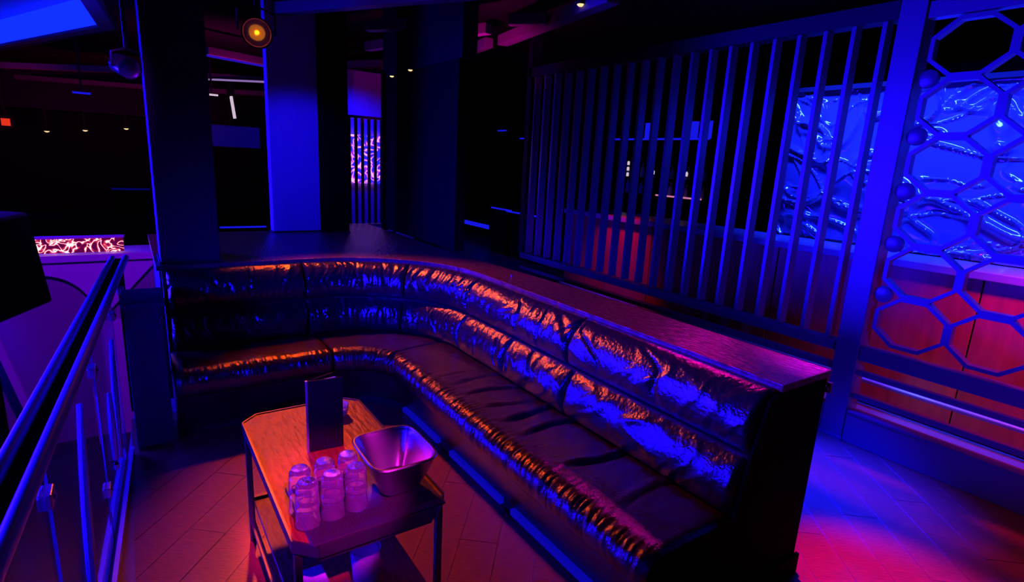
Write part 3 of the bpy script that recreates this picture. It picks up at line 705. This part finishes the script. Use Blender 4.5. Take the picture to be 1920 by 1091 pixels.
for (x, y, z, hl, mt_, lb) in ((-.52, 12, 2.545, .12, 'e_blue', 'tiny blue ceiling fixture under the blue tray'), (-1.18, 12, .56, .13, 'e_blue', 'faint blue glint above the DJ booth display, drawn as a glowing bar'),
                 (-.27, 12, .42, .2, 'e_screen_and_edges', 'dim blue-lit counter edge left of the wide column'), (.02, 12, .99, .28, 'e_screen_and_edges', 'dim upper blue line left of the wide column'),
                 (1.40, 12, 2.72, .10, 'e_white', 'short white light line just right of the wide column'), (1.8, 12, .28, .42, 'e_blue', 'blue glint on a low counter between the two wide columns, drawn glowing')):
    t = thing('glow_bar', lb, 'light', (x, y, z)); MB().box((-hl, 0, -.015), (hl, .03, .015)).build('tube', M[mt_], t)  # low blue bars: glints and lit counter edges drawn as emission
    if z > 2: MB().box((-.015, .03, 0), (.015, .05, 3.35 - z)).build('stem', M['black'], t)
    else: MB().box((-hl, .03, (-1.35 - z) if z < .9 else -.5), (hl, .3, .03)).build('counter', M['darkpanel'], t)
for a, b, mt_, lb in (((1.02, 9.05), (1.8, 9.38), 'e_bluedim', 'blue glint drawn glowing along a ceiling beam between the wide columns'), ((1.35, 12.21), (2.25, 11.5), 'e_whitedim', 'pale glint drawn glowing below the blue one between the wide columns')):
    t = thing('beam_glint_line', lb, 'light', (0, 0, 3.0)); MB().bar((*a, 0), (*b, 0), .03, .03).build('tube', M[mt_], t)  # light caught by the beams, drawn as emissive lines
    MB().bar((*a, .03), (*b, .03), .05, .03).build('glint_line_backing', M['black'], t)
fs_ = thing('far_screen', 'dim blurred blue screen on the far wall between columns', 'screen', (2.1, 15.0, 2.05))
MB().box((-.62, 0, -.24), (.62, .05, .24)).build('display', M['e_screen_and_edges'], fs_); MB().box((-.66, .05, -.28), (.66, .1, .28)).build('housing', M['black'], fs_); MB().box((-.03, .06, .28), (.03, .1, 1.3)).build('bracket', M['black'], fs_)
lp = thing('glow_bar', 'short pale upright light bar between the two wide columns', 'light', (2.05, 14.0, 2.42))
MB().bar((0, 0, .0), (-.05, 0, .46), .09, .05).build('tube', M['e_white'], lp); MB().box((-.12, 0, .44), (.02, .05, .93)).build('bracket', M['black'], lp)

# ------------------------------------------------------------------ dj booth on the lower floor
dj = thing('dj_booth', 'purple-lit DJ booth with arched front beyond the railing', 'booth', (-.95, 7.0, -1.35))
Z0 = 1.35
pts_o = []; ns = 20
# front with an arch cut as a proud outer layer over a darker inset
W0, W1, T, R = -0.05, 1.15, .60, .62
inner_c = (0.15 + .0, -.05)
arch = [(inner_c[0] + .42 * math.cos(PI * k / ns), inner_c[1] + .52 * math.sin(PI * k / ns)) for k in range(ns + 1)]
mb = MB(); vs = []; 
for k, (ax, az) in enumerate(arch):
    t = k / ns
    ox = W1 + (-.42 - W1) * t; vs += [(ax, 0, az + Z0), (ox, 0, T + Z0), (ax, .05, az + Z0), (ox, .05, T + Z0)]
fs = []
for k in range(ns):
    a = 4 * k; b = a + 4
    fs += [(a, a + 1, b + 1, b), (a + 2, b + 2, b + 3, a + 3), (a, b, b + 2, a + 2)]
mb.add(vs, fs).build('arch_front', M['dj'], dj)
MB().box((.57, 0, 0), (1.15, .05, Z0 - .05)).build('side_front', M['dj'], dj)
MB().box((-.27, .06, 0), (1.15, .10, T + Z0)).build('inset_panel', M['djdark'], dj)
MB().box((-.6, -.04, T + Z0), (1.2, .5, T + Z0 + .07)).build('shelf', M['dj'], dj, bevel=.004)
MB().box((-.6, .02, T + Z0 - .05), (1.2, .5, T + Z0)).build('shadow_gap', M['black'], dj)
MB().box((-.6, .05, T + Z0 + .08), (.85, .09, T + Z0 + .225)).build('led_display', M['e_djled'], dj)['label'] = 'narrow LED display with pink and white squiggles'
MB().box((-.6, .03, T + Z0 + .225), (.86, .12, T + Z0 + .245)).build('display_trim', M['dj'], dj)
# slanted purple-lit fin left of the booth
fn_ = thing('stage_fin', 'slim purple-lit edge panel left of the DJ booth', 'panel', (0, 0, 0))
MB().bar((-1.20, 6.8, .12), (-1.0, 6.8, -.85), .07, .06).build('edge', M['dj'], fn_)
MB().bar((-1.0, 6.8, -.85), (-.98, 6.8, -1.35), .07, .06).build('foot', M['dj'], fn_)
MB().box((-2.2, 6.78, -1.35), (-1.27, 6.82, .1)).build('panel', M['darkpanel'], fn_)
# hanging loudspeaker, dark, between viewer and booth
sp = thing('loudspeaker', 'big dark loudspeaker cabinet hanging left, tilted, above the dance floor', 'speaker', (-.469, 4.6, .749))
sp.rotation_euler = (0, math.radians(-8), math.radians(50))
MB().box((-.95, .02, 0), (0, .42, .60)).build('cabinet', M['black'], sp, bevel=.012)
MB().box((-.93, 0, .02), (-.02, .02, .58)).build('grille', M['darkpanel'], sp)
for x_ in (-.8, -.15): MB().tube([(x_, .2, .6), (x_ + .28, .2, 2.55)], .012, 8).build('hanging_cable', M['black'], sp)
# dark furniture far left
fb = thing('far_booth', 'dark upholstered booth with blue-lit top far left', 'sofa', (-.1, 9.0, -.2))
MB().box((-1.6, 0, -1.15), (.75, .5, 1.05)).build('back', M['darkpanel'], fb, bevel=.02); MB().box((-1.5, -.5, -1.15), (.6, .0, .3)).build('seat', M['black'], fb, bevel=.02)
MB().box((.35, -.05, 1.05), (.75, .1, 1.075)).build('top_strip', M['e_screen_and_edges'], fb)  # blue-lit top edge drawn as an emissive strip
print('planks', npl)
